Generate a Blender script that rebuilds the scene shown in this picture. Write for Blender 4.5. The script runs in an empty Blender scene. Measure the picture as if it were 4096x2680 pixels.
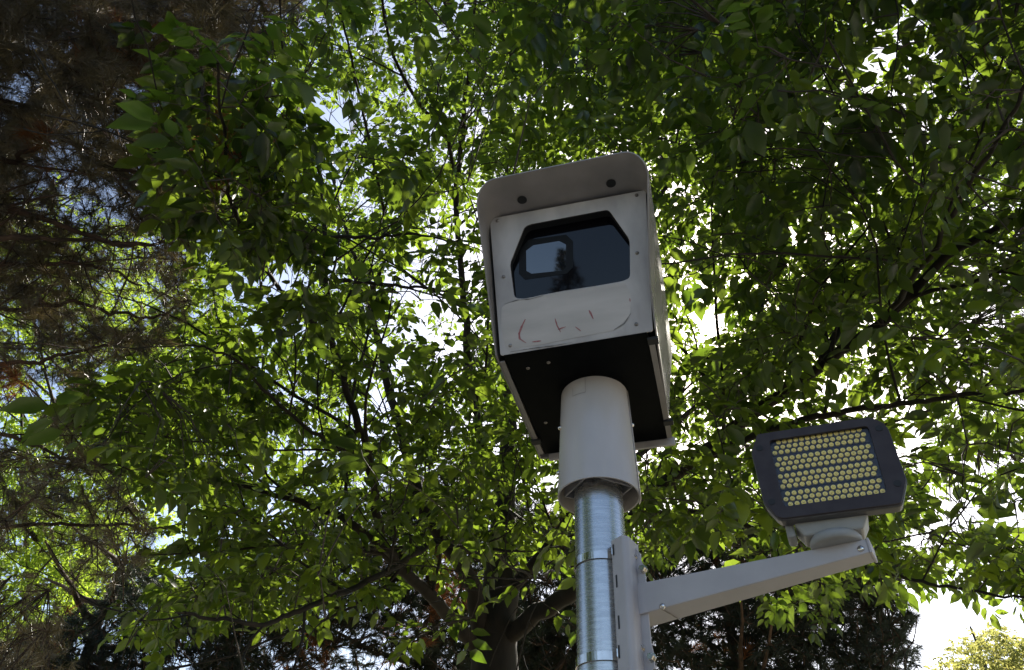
import bpy, math, random
import numpy as np
from mathutils import Vector, Matrix, kdtree

# ------------------------------------------------------------------ camera, sky, sun, exposure
FPX, IW, IH = 2958.0, 4096, 2680          # focal length in photo pixels
EYE = np.array([0.0, 0.0, 1.6])
_t, _r = math.radians(41.5), math.radians(3.0)
FW = np.array([0, math.cos(_t), math.sin(_t)])
_u0 = np.array([0, -math.sin(_t), math.cos(_t)]); _r0 = np.array([1.0, 0, 0])
UP = math.cos(_r)*_u0 - math.sin(_r)*_r0
RT = math.cos(_r)*_r0 + math.sin(_r)*_u0
C = bpy.context.scene.collection
sc = bpy.context.scene
cam_d = bpy.data.cameras.new('camera'); cam = bpy.data.objects.new('camera', cam_d); C.objects.link(cam)
cam_d.sensor_width = 36; cam_d.lens = FPX/IW*36; cam_d.clip_start = 0.05; cam_d.clip_end = 2000
m = Matrix.Identity(4)
for i in range(3):
    m[i][0], m[i][1], m[i][2], m[i][3] = RT[i], UP[i], -FW[i], EYE[i]
cam.matrix_world = m
sc.camera = cam

def ray(x, y):
    d = FW*FPX + RT*(x-IW/2) - UP*(y-IH/2); return d/np.linalg.norm(d)
SUN = ray(2926, 1188)
SUN_EL = math.asin(SUN[2]); SUN_AZ = math.atan2(SUN[0], SUN[1])
w = bpy.data.worlds.new('World'); sc.world = w; w.use_nodes = True
nt = w.node_tree; bg = nt.nodes['Background']
sky = nt.nodes.new('ShaderNodeTexSky'); sky.sky_type = 'NISHITA'; sky.sun_disc = False
sky.sun_elevation = SUN_EL; sky.sun_rotation = SUN_AZ
sky.dust_density = 1.6; sky.ozone_density = 0.4; sky.air_density = 1.0
nt.links.new(sky.outputs[0], bg.inputs[0]); bg.inputs[1].default_value = 0.09
sl = bpy.data.lights.new('sun', 'SUN'); sl.energy = 5.0; sl.angle = math.radians(0.5); sl.color = (1, .93, .82)
so = bpy.data.objects.new('sun', sl); C.objects.link(so)
so.rotation_euler = Vector(-SUN).to_track_quat('-Z', 'Y').to_euler()
sc.view_settings.view_transform = 'Standard'; sc.view_settings.look = 'None'
sc.view_settings.exposure = 1.6; sc.view_settings.gamma = 1
sc.cycles.max_bounces = 8; sc.cycles.transmission_bounces = 6; sc.cycles.diffuse_bounces = 4
sc.cycles.use_adaptive_sampling = True

# ------------------------------------------------------------------ helpers
def P(px, py, d):                 # a point of the place seen at (px,py) of a 2380-wide look, d metres away
    return EYE + ray(px*4096/2380, py*4096/2380)*d
def PF(x, y, P0, n):              # a full-size photo pixel laid onto the plane through P0 with normal n
    d = ray(x, y); return EYE + d*(np.dot(P0-EYE, n)/np.dot(d, n))
def nd(mat, t, **kw):
    n = mat.node_tree.nodes.new(t)
    for k, v in kw.items():
        n.inputs[k].default_value = v
    return n
def new_mat(name, col, rough=.5, metal=0., ior=1.5):
    mt = bpy.data.materials.new(name); mt.use_nodes = True
    b = mt.node_tree.nodes['Principled BSDF']
    b.inputs['Base Color'].default_value = (*col, 1); b.inputs['Roughness'].default_value = rough
    b.inputs['Metallic'].default_value = metal; b.inputs['IOR'].default_value = ior
    return mt
def noisy(name, c1, c2, rough=(.35, .5), scale=(6, 6, 6), metal=0., detail=6, lo=.35, hi=.65, bump=0., coord='Object', ior=1.5):
    mt = new_mat(name, c1, rough[0], metal, ior); t = mt.node_tree; b = t.nodes['Principled BSDF']
    tc = t.nodes.new('ShaderNodeTexCoord'); mp = t.nodes.new('ShaderNodeMapping'); mp.inputs['Scale'].default_value = scale
    nz = t.nodes.new('ShaderNodeTexNoise'); nz.inputs['Scale'].default_value = 1; nz.inputs['Detail'].default_value = detail
    rp = t.nodes.new('ShaderNodeValToRGB')
    rp.color_ramp.elements[0].position = lo; rp.color_ramp.elements[0].color = (*c1, 1)
    rp.color_ramp.elements[1].position = hi; rp.color_ramp.elements[1].color = (*c2, 1)
    mr = t.nodes.new('ShaderNodeMapRange'); mr.inputs['To Min'].default_value = rough[0]; mr.inputs['To Max'].default_value = rough[1]
    t.links.new(tc.outputs[coord], mp.inputs[0]); t.links.new(mp.outputs[0], nz.inputs['Vector'])
    t.links.new(nz.outputs[0], rp.inputs[0]); t.links.new(rp.outputs[0], b.inputs['Base Color'])
    t.links.new(nz.outputs[0], mr.inputs['Value']); t.links.new(mr.outputs[0], b.inputs['Roughness'])
    if bump:
        bp = t.nodes.new('ShaderNodeBump'); bp.inputs['Strength'].default_value = bump; bp.inputs['Distance'].default_value = .01
        t.links.new(nz.outputs[0], bp.inputs['Height']); t.links.new(bp.outputs[0], b.inputs['Normal'])
    return mt

def foliage(name, dif, trans, tw=.5, rough=.45, var=.35, nscale=7.0, spec=.06, hue=None):
    """thin leaf: diffuse + translucent + a weak sheen, varied from leaf to leaf by a stored value"""
    mt = bpy.data.materials.new(name); mt.use_nodes = True; t = mt.node_tree; t.nodes.clear()
    out = t.nodes.new('ShaderNodeOutputMaterial')
    at = t.nodes.new('ShaderNodeAttribute'); at.attribute_name = 'tone'
    def mixc(c, c2):
        mx = t.nodes.new('ShaderNodeMix'); mx.data_type = 'RGBA'
        mx.inputs['A'].default_value = (*c, 1); mx.inputs['B'].default_value = (*c2, 1)
        t.links.new(at.outputs['Fac'], mx.inputs['Factor']); return mx.outputs['Result']
    d2 = tuple(v*(1+var) for v in dif); d1 = tuple(v*(1-var) for v in dif)
    t2 = hue or tuple(v*(1+var*.6) for v in trans); t1 = tuple(v*(1-var*.6) for v in trans)
    df = t.nodes.new('ShaderNodeBsdfDiffuse'); tr = t.nodes.new('ShaderNodeBsdfTranslucent'); gl = t.nodes.new('ShaderNodeBsdfGlossy')
    gl.inputs['Roughness'].default_value = rough; gl.inputs['Color'].default_value = (1, 1, 1, 1)
    t.links.new(mixc(d1, d2), df.inputs[0]); t.links.new(mixc(t1, t2), tr.inputs[0])
    m1 = t.nodes.new('ShaderNodeMixShader'); m1.inputs[0].default_value = tw
    t.links.new(df.outputs[0], m1.inputs[1]); t.links.new(tr.outputs[0], m1.inputs[2])
    m2 = t.nodes.new('ShaderNodeMixShader'); m2.inputs[0].default_value = spec
    t.links.new(m1.outputs[0], m2.inputs[1]); t.links.new(gl.outputs[0], m2.inputs[2])
    t.links.new(m2.outputs[0], out.inputs[0])
    return mt

def thing(name, label, cat, loc, group=None):
    o = bpy.data.objects.new(name, None); C.objects.link(o); o.location = loc; o.empty_display_size = .1
    o['label'] = label; o['category'] = cat
    if group: o['group'] = group
    return o
def wloc(o):
    v = Vector((0, 0, 0))
    while o: v += Vector(o.location); o = o.parent
    return np.array(v)
def link(name, me, mat, parent=None, smooth=False, label=None):
    o = bpy.data.objects.new(name, me); C.objects.link(o)
    if mat: me.materials.append(mat)
    if parent is not None: o.parent = parent
    if smooth:
        me.polygons.foreach_set('use_smooth', np.ones(len(me.polygons), bool))
    if label: o['label'] = label
    return o
def mesh(name, V, F, mat, parent=None, smooth=False, solid=0, bevel=0, label=None, offset=0):
    V = np.asarray(V, float)
    if parent is not None: V = V - wloc(parent)
    me = bpy.data.meshes.new(name); me.from_pydata([tuple(v) for v in V], [], [tuple(f) for f in F]); me.update()
    o = link(name, me, mat, parent, smooth, label)
    if solid:
        md = o.modifiers.new('solid', 'SOLIDIFY'); md.thickness = solid; md.offset = offset
    if bevel:
        md = o.modifiers.new('bevel', 'BEVEL'); md.width = bevel; md.segments = 2; md.limit_method = 'ANGLE'; md.angle_limit = math.radians(40)
    return o
def join(parts):
    V, F, n = [], [], 0
    for v, f in parts:
        V.extend([tuple(q) for q in v]); F.extend([tuple(i+n for i in q) for q in f]); n += len(v)
    return V, F
def prism(pts, d):                # closed prism: polygon pts swept by vector d
    pts = [np.asarray(p, float) for p in pts]; n = len(pts)
    V = pts + [p + d for p in pts]
    return V, [tuple(range(n))[::-1], tuple(range(n, 2*n))] + [(i, (i+1) % n, (i+1) % n+n, i+n) for i in range(n)]
def boxf(c, ax, ay, az, sx, sy, sz):
    c = np.asarray(c, float); V = []
    for dz in (-1, 1):
        for dx, dy in ((-1, -1), (1, -1), (1, 1), (-1, 1)):
            V.append(c + ax*dx*sx/2 + ay*dy*sy/2 + az*dz*sz/2)
    return V, [(3, 2, 1, 0), (4, 5, 6, 7), (0, 1, 5, 4), (1, 2, 6, 5), (2, 3, 7, 6), (3, 0, 4, 7)]
def frame(z):
    z = z/np.linalg.norm(z); a = np.array([0, 0, 1.]) if abs(z[2]) < .9 else np.array([1., 0, 0])
    x = np.cross(a, z); x /= np.linalg.norm(x); return x, np.cross(z, x), z
def revolve(c, axis, prof, n=32, x=None):   # prof: (radius, height) pairs
    X, Y, Z = frame(np.asarray(axis, float)); V, F = [], []
    for r, h in prof:
        for k in range(n):
            a = 2*math.pi*k/n; V.append(c + Z*h + (X*math.cos(a)+Y*math.sin(a))*r)
    m_ = len(prof)
    for j in range(m_-1):
        for k in range(n):
            F.append((j*n+k, j*n+(k+1) % n, (j+1)*n+(k+1) % n, (j+1)*n+k))
    if prof[0][0] > 0: F.append(tuple(range(n))[::-1])
    if prof[-1][0] > 0: F.append(tuple(range((m_-1)*n, m_*n)))
    return V, F
def dome(c, axis, r, h, n=14):
    return revolve(np.asarray(c, float), axis, [(r, 0), (r*1.0, h*.25), (r*.85, h*.65), (r*.5, h*.92), (r*.15, h)], n)
def plate(name, outer, holes, thick_vec, mat, parent, bevel=0, label=None):
    """flat plate with holes, front outline given, swept by thick_vec"""
    import bmesh
    bm = bmesh.new(); base = wloc(parent)
    def loop(pts, off):
        vs = [bm.verts.new(tuple(np.asarray(p) - base + off)) for p in pts]
        return vs, [bm.edges.new((vs[i], vs[(i+1) % len(vs)])) for i in range(len(vs))]
    sides = []
    for off in (np.zeros(3), thick_vec):
        lv, ed = [], []
        for pts in [outer]+holes:
            v, e = loop(pts, off); lv.append(v); ed += e
        bmesh.ops.triangle_fill(bm, edges=ed, use_beauty=True, use_dissolve=False); sides.append(lv)
    for a, b in zip(*sides):
        for i in range(len(a)):
            j = (i+1) % len(a); bm.faces.new((a[i], a[j], b[j], b[i]))
    bmesh.ops.recalc_face_normals(bm, faces=bm.faces)
    me = bpy.data.meshes.new(name); bm.to_mesh(me); bm.free()
    o = link(name, me, mat, parent, False, label)
    if bevel:
        md = o.modifiers.new('bevel', 'BEVEL'); md.width = bevel; md.segments = 2; md.limit_method = 'ANGLE'; md.angle_limit = math.radians(50)
    return o
def rounded(pts, r, seg=5):       # 2D/3D polygon with rounded corners; r single or per corner
    pts = [np.asarray(p, float) for p in pts]; n = len(pts); out = []
    rs = r if hasattr(r, '__len__') else [r]*n
    for i in range(n):
        p, a, b = pts[i], pts[i-1], pts[(i+1) % n]
        if rs[i] <= 0: out.append(p); continue
        ua = (a-p)/np.linalg.norm(a-p); ub = (b-p)/np.linalg.norm(b-p)
        q = min(rs[i], np.linalg.norm(a-p)*.45, np.linalg.norm(b-p)*.45)
        for k in range(seg+1):
            t = k/seg; out.append((1-t)**2*(p+ua*q) + 2*t*(1-t)*p + t*t*(p+ub*q))
    return out

# ------------------------------------------------------------------ materials of the hardware
M_paint = noisy('grey_enamel', (.31, .285, .285), (.46, .425, .42), (.36, .46), (14, 14, 3.5))
M_shell = noisy('housing_enamel', (.24, .215, .20), (.29, .26, .245), (.20, .30), (12, 12, 4))
M_tube = noisy('gloss_enamel_sleeve', (.44, .40, .39), (.51, .465, .45), (.17, .24), (8, 8, 3))
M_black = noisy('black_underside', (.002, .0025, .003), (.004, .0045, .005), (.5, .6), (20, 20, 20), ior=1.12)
M_galv = noisy('galvanised_steel', (.40, .40, .40), (.53, .53, .53), (.22, .32), (26, 26, 240), metal=.9, detail=9, lo=.30, hi=.68)
M_steel = noisy('stainless_steel', (.50, .47, .44), (.66, .62, .58), (.10, .18), (30, 30, 30), metal=1.)
M_screw = noisy('screw_metal', (.20, .18, .17), (.35, .32, .30), (.35, .5), (60, 60, 60), metal=1.)
M_arm = noisy('arm_enamel', (.36, .33, .335), (.42, .385, .39), (.38, .5), (9, 9, 9))
M_bezel = noisy('bezel_plastic', (.042, .034, .037), (.055, .046, .049), (.5, .6), (30, 30, 30), ior=1.25)
M_cast = noisy('worn_casting', (.20, .195, .185), (.30, .29, .275), (.45, .6), (14, 14, 20), lo=.3)
M_body = noisy('dark_casting', (.045, .04, .042), (.08, .074, .072), (.4, .55), (18, 18, 18))
M_dark = new_mat('dark_void', (.008, .008, .009), .6)
M_glass = new_mat('dark_glass', (.004, .004, .006), .03, 0, 1.33)
M_glass2 = new_mat('coated_glass', (.006, .007, .012), .02, 0, 1.85)
M_octo = new_mat('lens_frame', (.004, .004, .005), .45, 0, 1.25)
M_rubber = new_mat('rubber', (.012, .012, .013), .7)

Z3 = np.array([0, 0, 1.])
POLE = np.array([0.2234, 1.5511, 0.0])
az = math.radians(16.9); Dh = np.array([math.sin(az), math.cos(az), 0]); Xh = np.cross(Dh, Z3)
rr = math.radians(1.2); XB = Xh*math.cos(rr)+Z3*math.sin(rr); ZB = -Xh*math.sin(rr)+Z3*math.cos(rr)
OB = np.array([POLE[0], POLE[1], 1.174+1.6])
def B(x, y, z): return OB + XB*x + Dh*y + ZB*z

# ------------------------------------------------------------------ ground
def ground():
    mt = noisy('ground_turf_and_paving', (.10, .10, .045), (.22, .19, .12), (.8, .95), (.35, .35, .35), detail=8)
    mesh('ground', [(-600, -600, 0), (600, -600, 0), (600, 600, 0), (-600, 600, 0)], [(0, 1, 2, 3)], mt)['kind'] = 'structure'
    mt = noisy('pavement_concrete', (.36, .33, .28), (.44, .41, .36), (.7, .9), (4, 4, 4), detail=8)
    V, F = boxf((0, -0.5, .03), np.array([1., 0, 0]), np.array([0, 1., 0]), Z3, 300, 3.4, .06)
    mesh('pavement', V, F, mt)['kind'] = 'structure'
    mt = noisy('road_asphalt', (.05, .05, .05), (.07, .07, .068), (.75, .9), (8, 8, 8), detail=8)
    V = [(-300, -13, .004), (300, -13, .004), (300, -2.2, .004), (-300, -2.2, .004)]
    mesh('road', V, [(0, 1, 2, 3)], mt)['kind'] = 'structure'
ground()

# ------------------------------------------------------------------ steel pole
pole = thing('steel_pole', 'round galvanised steel pole carrying the traffic camera, streaky silver-blue metal', 'pole', (POLE[0], POLE[1], 0))
V, F = revolve(POLE, Z3, [(.057, .02), (.057, 2.95)], 48)
o = mesh('shaft', V, F, M_galv, pole, True); o.modifiers.new('n', 'EDGE_SPLIT').split_angle = math.radians(50)
V, F = boxf(POLE+Z3*.07, Xh, Dh, Z3, .26, .26, .02); mesh('base_plate', V, F, M_galv, pole, bevel=.003)
for a in (-1, 1):
    for b in (-1, 1):
        V, F = dome(POLE+Xh*a*.1+Dh*b*.1+Z3*.08, Z3, .013, .02, 6); mesh('bolt', V, F, M_screw, pole)

# ------------------------------------------------------------------ traffic camera
tc = thing('traffic_camera', 'pale grey metal traffic enforcement camera box with dark window, on top of the pole', 'traffic camera', tuple(OB))
SLOPE = .69
def rim(x, z): return (x, -.215-SLOPE*z, z)
prof = [(-.206, .000), (-.2055, .10), (-.205, .20), (-.205, .315)]
for k in range(1, 7):
    a = math.pi/2*k/6; prof.append((-.205+.052*(1-math.cos(a)), .315+.056*math.sin(a)))
prof += [(0, .371), (.176, .370)]
for k in range(1, 7):
    a = math.pi/2*k/6; prof.append((.176+.052*math.sin(a), .318+.052*math.cos(a)))
prof += [(.212, .23), (.199, .15), (.190, .09), (.1865, .005)]
YS = [None, -.12, .05, .262]
V = []
for j, y in enumerate(YS):
    tp = [0, .2, .5, 1][j]
    for (x, z) in prof:
        yy = -.215-SLOPE*z if y is None else (y if y > -.1 else -.12-.3*z)
        xx = x - (.014*tp if x > 0 else 0)
        V.append(B(xx, yy, z))
n = len(prof); F = []
for j in range(len(YS)-1):
    for i in range(n-1):
        F.append((j*n+i, j*n+i+1, (j+1)*n+i+1, (j+1)*n+i))
shell = mesh('shell', V, F, M_shell, tc, True, solid=.004, label='glossy sheet metal hood wrapped round the box')
shell.modifiers.new('es', 'EDGE_SPLIT').split_angle = math.radians(50)
# back cap, and lower lip at the rear
V, F = prism([B(x-(.014 if x > 0 else 0), .262, z) for x, z in prof], Dh*.004); mesh('rear_cap', V, F, M_shell, tc)
V, F = boxf(B(.004, .247, -.008), XB, Dh, ZB, .362, .008, .026); mesh('rear_lip', V, F, M_paint, tc, bevel=.002)
# holes in the hood roof
for hx, hy in ((-.0985, -.392), (.1335, -.388)):
    V, F = revolve(B(hx, hy, .3665), -ZB, [(.0125, 0), (.0125, .0015)], 24); mesh('hood_hole', V, F, M_dark, tc)
# inner cabinet
LEAN = math.radians(21.5)
NP = -Dh*math.cos(LEAN)-ZB*math.sin(LEAN); UPP = ZB*math.cos(LEAN)-Dh*math.sin(LEAN)
PP = OB - Dh*.2165
tl = math.tan(LEAN)
core = []
for (y0, z0, sgn) in ((-.150, .004, 0), (-.150-tl*.345, .349, 0), (.240, .349, 0), (.240, .004, 0)):
    core.append((y0, z0))
V = [B(x+(.03 if (x > 0 and z > .1) else 0), y, z) for x in (-.186, .163) for (y, z) in core]
F = [(0, 1, 2, 3), (7, 6, 5, 4), (0, 4, 5, 1), (1, 5, 6, 2), (2, 6, 7, 3), (3, 7, 4, 0)]
mesh('cabinet', V, F, M_shell, tc, bevel=.002)
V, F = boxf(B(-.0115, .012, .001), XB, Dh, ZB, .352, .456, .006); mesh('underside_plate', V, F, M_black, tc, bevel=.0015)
V, F = boxf(B(.172, .02, -.002), XB, Dh, ZB, .014, .43, .004); mesh('underside_flange', V, F, M_shell, tc)
V, F = boxf(B(-.196, .02, -.002), XB, Dh, ZB, .012, .43, .004); mesh('underside_flange', V, F, M_shell, tc)
for cx, cy in ((.176, -.190), (.176, .155), (-.196, .165)):
    V, F = boxf(B(cx, cy, -.006), XB, Dh, ZB, .026, .022, .008); mesh('clip', V, F, M_rubber, tc, bevel=.001)
for cx, cy in ((-.14, -.155), (-.085, -.165), (-.15, .085)):
    V, F = dome(B(cx, cy, -.002), -ZB, .005, .003, 8); mesh('underside_screw', V, F, M_screw, tc, True)
# face plate with its window cut out
s1 = .5779
def fp(x, y, off=0.): return PF(1850+x*s1, 560+y*s1, PP+NP*off, NP)
outer = rounded([fp(188, 545), fp(1268, 345), fp(1318, 1322), fp(262, 1493)], .006, 3)
win = rounded([fp(433, 590), fp(1010, 480), fp(1157, 690), fp(1160, 955), fp(1100, 978), fp(930, 1008), fp(700, 1043), fp(520, 1078), fp(440, 1098), fp(360, 1095), fp(328, 855)],
              [.016, .012, .012, .010, .006, .01, .01, .01, .008, .012, .012], 4)
plate('face_plate', outer, [win], -NP*.006, M_paint, tc, bevel=.0012, label='pale face plate smeared with rubbed-out red marks')
def gp(x, y, more=0.): return fp(x, y, -.008-.030*(1120-y-.15*(x-700))/620+more)   # the pane stands more upright than the plate
V, F = prism([gp(x, y) for x, y in ((300, 560), (1190, 400), (1200, 1010), (300, 1160))], -NP*.004)
mesh('window_glass', V, F, M_glass, tc)
V = [p-NP*.001 for p in win]+[p-NP*.052 for p in win]; n = len(win)
mesh('window_gasket', V, [(i, (i+1) % n, (i+1) % n+n, i+n) for i in range(n)], M_rubber, tc)
oc_o = [gp(*q, .001) for q in ((455, 690), (716, 655), (765, 700), (765, 880), (722, 925), (432, 967), (390, 925), (395, 760))]
oc_i = [gp(*q, .001) for q in ((490, 727), (668, 698), (716, 722), (718, 875), (690, 903), (478, 925), (442, 905), (440, 765))]
plate('lens_frame', oc_o, [oc_i], -NP*.0012, M_octo, tc, bevel=.0004)
V, F = prism([p-NP*.0006 for p in oc_i], -NP*.0002); mesh('lens_pane', V, F, M_glass2, tc)
# screws
for q in ((241, 560), (1205, 382), (1208, 782), (284, 947), (331, 1424), (1203, 1275)):
    c = fp(*q)
    V, F = join([dome(c, NP, .0048, .0034, 16), revolve(c+NP*.0030, NP, [(.0016, 0), (.0016, .0006)], 6)])
    mesh('face_screw', V, F, M_screw, tc, True)
# cleaned patch, dark smear lines and red marks
M_patch = noisy('wiped_paint', (.37, .335, .32), (.49, .445, .425), (.35, .5), (5, 5, 22), lo=.3, hi=.7)
M_smear = noisy('grime', (.10, .09, .085), (.27, .25, .235), (.5, .7), (40, 40, 40), lo=.4, hi=.6)
M_red = noisy('faded_red_marker', (.28, .07, .08), (.36, .20, .19), (.5, .6), (120, 120, 120), lo=.45, hi=.7)
def strip(name, pts, wd, mat, off, label=None, wob=.3, seed=1):
    rd = random.Random(seed); pts = [np.array(p, float) for p in pts]; fine = []
    for a, b in zip(pts[:-1], pts[1:]):
        for k in range(4): fine.append(a+(b-a)*k/4)
    fine.append(pts[-1]); V, F = [], []
    for i, p in enumerate(fine):
        t = (fine[min(i+1, len(fine)-1)]-fine[max(i-1, 0)]); t /= np.linalg.norm(t); nn = np.array([-t[1], t[0]])
        e = i/(len(fine)-1); h = wd*(.35+.65*math.sin(math.pi*min(1, max(0, e))))*(1+rd.uniform(-wob, wob))
        V += [fp(*(p+nn*h), off), fp(*(p-nn*h), off)]
    for i in range(len(fine)-1): F.append((2*i, 2*i+1, 2*i+3, 2*i+2))
    return mesh(name, V, F, mat, tc, label=label)
pat = rounded([fp(270, 1150, .0006), fp(370, 1108, .0006), fp(700, 1050, .0006), fp(1128, 985, .0006), fp(1168, 1080, .0006), fp(1160, 1215, .0006), fp(1060, 1315, .0006), fp(560, 1412, .0006), fp(300, 1452, .0006), fp(268, 1300, .0006)], .012, 4)
V, F = prism(pat, NP*.0002); mesh('wiped_patch', V, F, M_patch, tc, label='lighter wiped patch on the face plate')
strip('smear', [(290, 1135), (380, 1108), (470, 1100), (560, 1076)], 4, M_smear, .0012, seed=3)
strip('smear', [(1165, 1200), (1120, 1270), (1050, 1312)], 5, M_smear, .0012, seed=4)
strip('smear', [(330, 1466), (500, 1440), (620, 1425), (760, 1400)], 3, M_smear, .0012, seed=5)
for k, s in enumerate(([(435, 1240), (410, 1290), (392, 1340), (395, 1375), (440, 1405)], [(640, 1235), (655, 1285), (680, 1330)], [(660, 1312), (715, 1292)],
                       [(875, 1178), (890, 1205), (905, 1238)], [(480, 1398), (545, 1390)], [(1158, 1095), (1160, 1120)], [(780, 1292), (820, 1322)])):
    strip('red_mark', s, 7 if k in (0, 3) else 4.5, M_red, .0014, seed=10+k)
# sleeve clamped over the pole top
ZS = 2.475
cS = np.array([POLE[0]+.0005, POLE[1], ZS])
n_ = 64; V, F = [], []
for (r, top, inner) in ((.0965, 0, 0), (.0865, 1, 0), (.0825, 1, 1), (.0930, 0, 1)):
    for k in range(n_):
        a = 2*math.pi*k/n_; p = cS + np.array([math.cos(a)*r, math.sin(a)*r, 0])
        if top: p = p + Z3*(OB[2]-ZS+.002+XB[2]*r*math.cos(a))
        V.append(p)
for j in range(4):
    for k in range(n_):
        F.append((j*n_+k, j*n_+(k+1) % n_, ((j+1) % 4)*n_+(k+1) % n_, ((j+1) % 4)*n_+k))
sleeve = mesh('sleeve', V, F, M_tube, tc, True, label='wide glossy cream sleeve over the pole top')
sleeve.modifiers.new('es', 'EDGE_SPLIT').split_angle = math.radians(50)
def on_sleeve(a, h, off=0):
    t = (h-ZS)/.3; r = .0965-.010*t+off; return cS + np.array([math.cos(a)*r, math.sin(a)*r, h-ZS])
a0 = math.atan2(-1, .12)
V, F = [], []
for k in range(8):                      # overlapping seam sheet on the right
    a = math.radians(-22+k*4.2)
    for h, off in ((2.470, .0016), (2.772, .0016)): V.append(on_sleeve(a, h, off))
F = [(2*k, 2*k+2, 2*k+3, 2*k+1) for k in range(7)]
mesh('seam_sheet', V, F, M_tube, tc, True, solid=.0014)
V, F = [], []
def arcband(aa0, aa1, h0, h1, off, n=8):
    V, F = [], []
    for k in range(n+1):
        a = aa0+(aa1-aa0)*k/n
        V += [on_sleeve(a, h0, off), on_sleeve(a, h1, off)]
    return V, [(2*k, 2*k+2, 2*k+3, 2*k+1) for k in range(n)]
A1, A2 = math.radians(-136), math.radians(-112)
V, F = join([arcband(A1, A2, 2.722, 2.7235, .0004), arcband(A2-.010, A2, 2.722, 2.775, .0004), arcband(A1, A1+.010, 2.722, 2.75, .0004)])
mesh('hatch_line', V, F, M_screw, tc)
for a, h in ((-8, 2.68), (-5, 2.545), (187, 2.66), (186, 2.53)):
    p = on_sleeve(math.radians(a), h); d = np.array([math.cos(math.radians(a)), math.sin(math.radians(a)), 0])
    V, F = dome(p, d, .006, .007, 10); mesh('sleeve_bolt', V, F, M_steel, tc, True)
# square inner tube seen inside the sleeve
zc = 2.49; ang = math.radians(-22); q = []
for k in range(4):
    a = ang+math.pi/2*k; q.append(np.array([POLE[0], POLE[1], 0])+np.array([math.cos(a), math.sin(a), 0])*.084)
def offp(p, r): c = np.array([POLE[0], POLE[1], 0]); return c+(p-c)*(r/.084)
V, F = [], []
for (r, z) in ((.084, zc), (.084, 2.77), (.0785, 2.77), (.0785, zc)):
    for k in range(4): V.append(offp(q[k], r)+Z3*z)
for j in range(4):
    for k in range(4):
        F.append((j*4+k, j*4+(k+1) % 4, ((j+1) % 4)*4+(k+1) % 4, ((j+1) % 4)*4+k))
mesh('inner_tube', V, F, M_paint, tc, bevel=.0015)

# ------------------------------------------------------------------ bracket with arm
br = thing('light_bracket', 'grey steel bracket strapped to the pole, its tapering arm carrying the floodlight', 'bracket', (POLE[0]+.08, POLE[1]-.05, 1.9))
def PH(x, y, r):
    d = ray(x, y); return EYE + d*(r/math.hypot(d[0], d[1]))
A0 = PH(2535, 2337, 1.50)
d_ = ray(3470, 2154); A1_ = EYE + d_*((A0[2]-EYE[2])/d_[2])
ad = (A1_-A0)/np.linalg.norm(A1_-A0); an = np.cross(ad, Z3); an /= np.linalg.norm(an)
if an @ np.array([0, -1, 0]) < 0: an = -an            # an points to the viewer's side
L = np.linalg.norm(A1_-A0)
def armsec(t, h, dp, o=0.):        # cross-section of the arm at distance t: height, depth
    p = A0+ad*t+an*o+Z3*o; return [p, p-Z3*h, p-Z3*h-an*dp, p-an*dp]
BOXF = [(0, 1, 5, 4), (1, 2, 6, 5), (2, 3, 7, 6), (3, 0, 4, 7), (3, 2, 1, 0), (4, 5, 6, 7)]
mesh('arm', armsec(.0, .064, .072)+armsec(L-.003, .0257, .047), BOXF, M_arm, br, bevel=.0018)
mesh('end_cap', armsec(L-.0028, .0285, .0502, .0016)+armsec(L+.0015, .028, .050, .0016), BOXF, M_arm, br, bevel=.001)
def bolt(c, ax, r, h, name, par, hexa=False):
    if hexa: V, F = join([revolve(c, ax, [(r*1.25, 0), (r*1.25, .0015)], 18), revolve(c+ax*.0015, ax, [(r, 0), (r, h), (r*.85, h*1.15)], 6)])
    else: V, F = join([dome(c, ax, r, h, 16), revolve(c+ax*h*.9, ax, [(r*.35, 0), (r*.35, h*.25)], 6)])
    return mesh(name, V, F, M_steel, par, not hexa)
def on_arm(x, y): return PF(x, y, A0, an)
bolt(on_arm(2650, 2426), an, .0065, .005, 'arm_bolt', br); bolt(on_arm(3443, 2195), an, .006, .003, 'arm_bolt', br)
# weld line under the arm
w0 = PF(2633, 2449, A0-Z3*.061, Z3); w1 = PF(2678, 2495, A0-Z3*.061, Z3)
mid = armsec(.055, .064-.0043, .072)
V, F = [], []
mb = [mid[1]-Z3*.0009, mid[2]-Z3*.0009]
for k in range(11):
    t = k/10; p = mb[0]*(1-t)+mb[1]*t+ad*.012*t; V += [p-ad*.0012, p+ad*.0012]
F = [(2*k, 2*k+1, 2*k+3, 2*k+2) for k in range(10)]
mesh('weld_seam', V, F, M_screw, br, solid=.001)
# upright channel against the pole: pulled from the photographed outline, upright in the world
def PC(x, y, r): return PH(x, y, r)
Rz = lambda p: np.array([p[0], p[1], 0])
rC = 1.478
pa = PH(2200+545*.469, 1950+800*.469, rC+.015); pb = PH(2200+640*.469, 1950+800*.469, rC-.012); pc = PH(2200+690*.469, 1950+800*.469, rC-.006)
ztop = PH(2200+600*.469, 1950+430*.469, rC)[2]; zbot = 1.75
hor = [Rz(pa)+np.array([.012, .045, 0]), Rz(pa), Rz(pa)*.35+Rz(pb)*.65-an*.0, Rz(pb), Rz(pc), Rz(pc)-an*.05]
hr = rounded(hor, [0, .004, .006, .006, .004, 0], 4)
hr = [p for i, p in enumerate(hr)]
V, F = [], []
for z_ in (zbot, ztop): V += [p+Z3*z_ for p in hr]
nn = len(hr); F = [(i, i+1, nn+i+1, nn+i) for i in range(nn-1)]
mesh('channel', V, F, M_arm, br, True, solid=.003).modifiers.new('es', 'EDGE_SPLIT').split_angle = math.radians(40)
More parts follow.
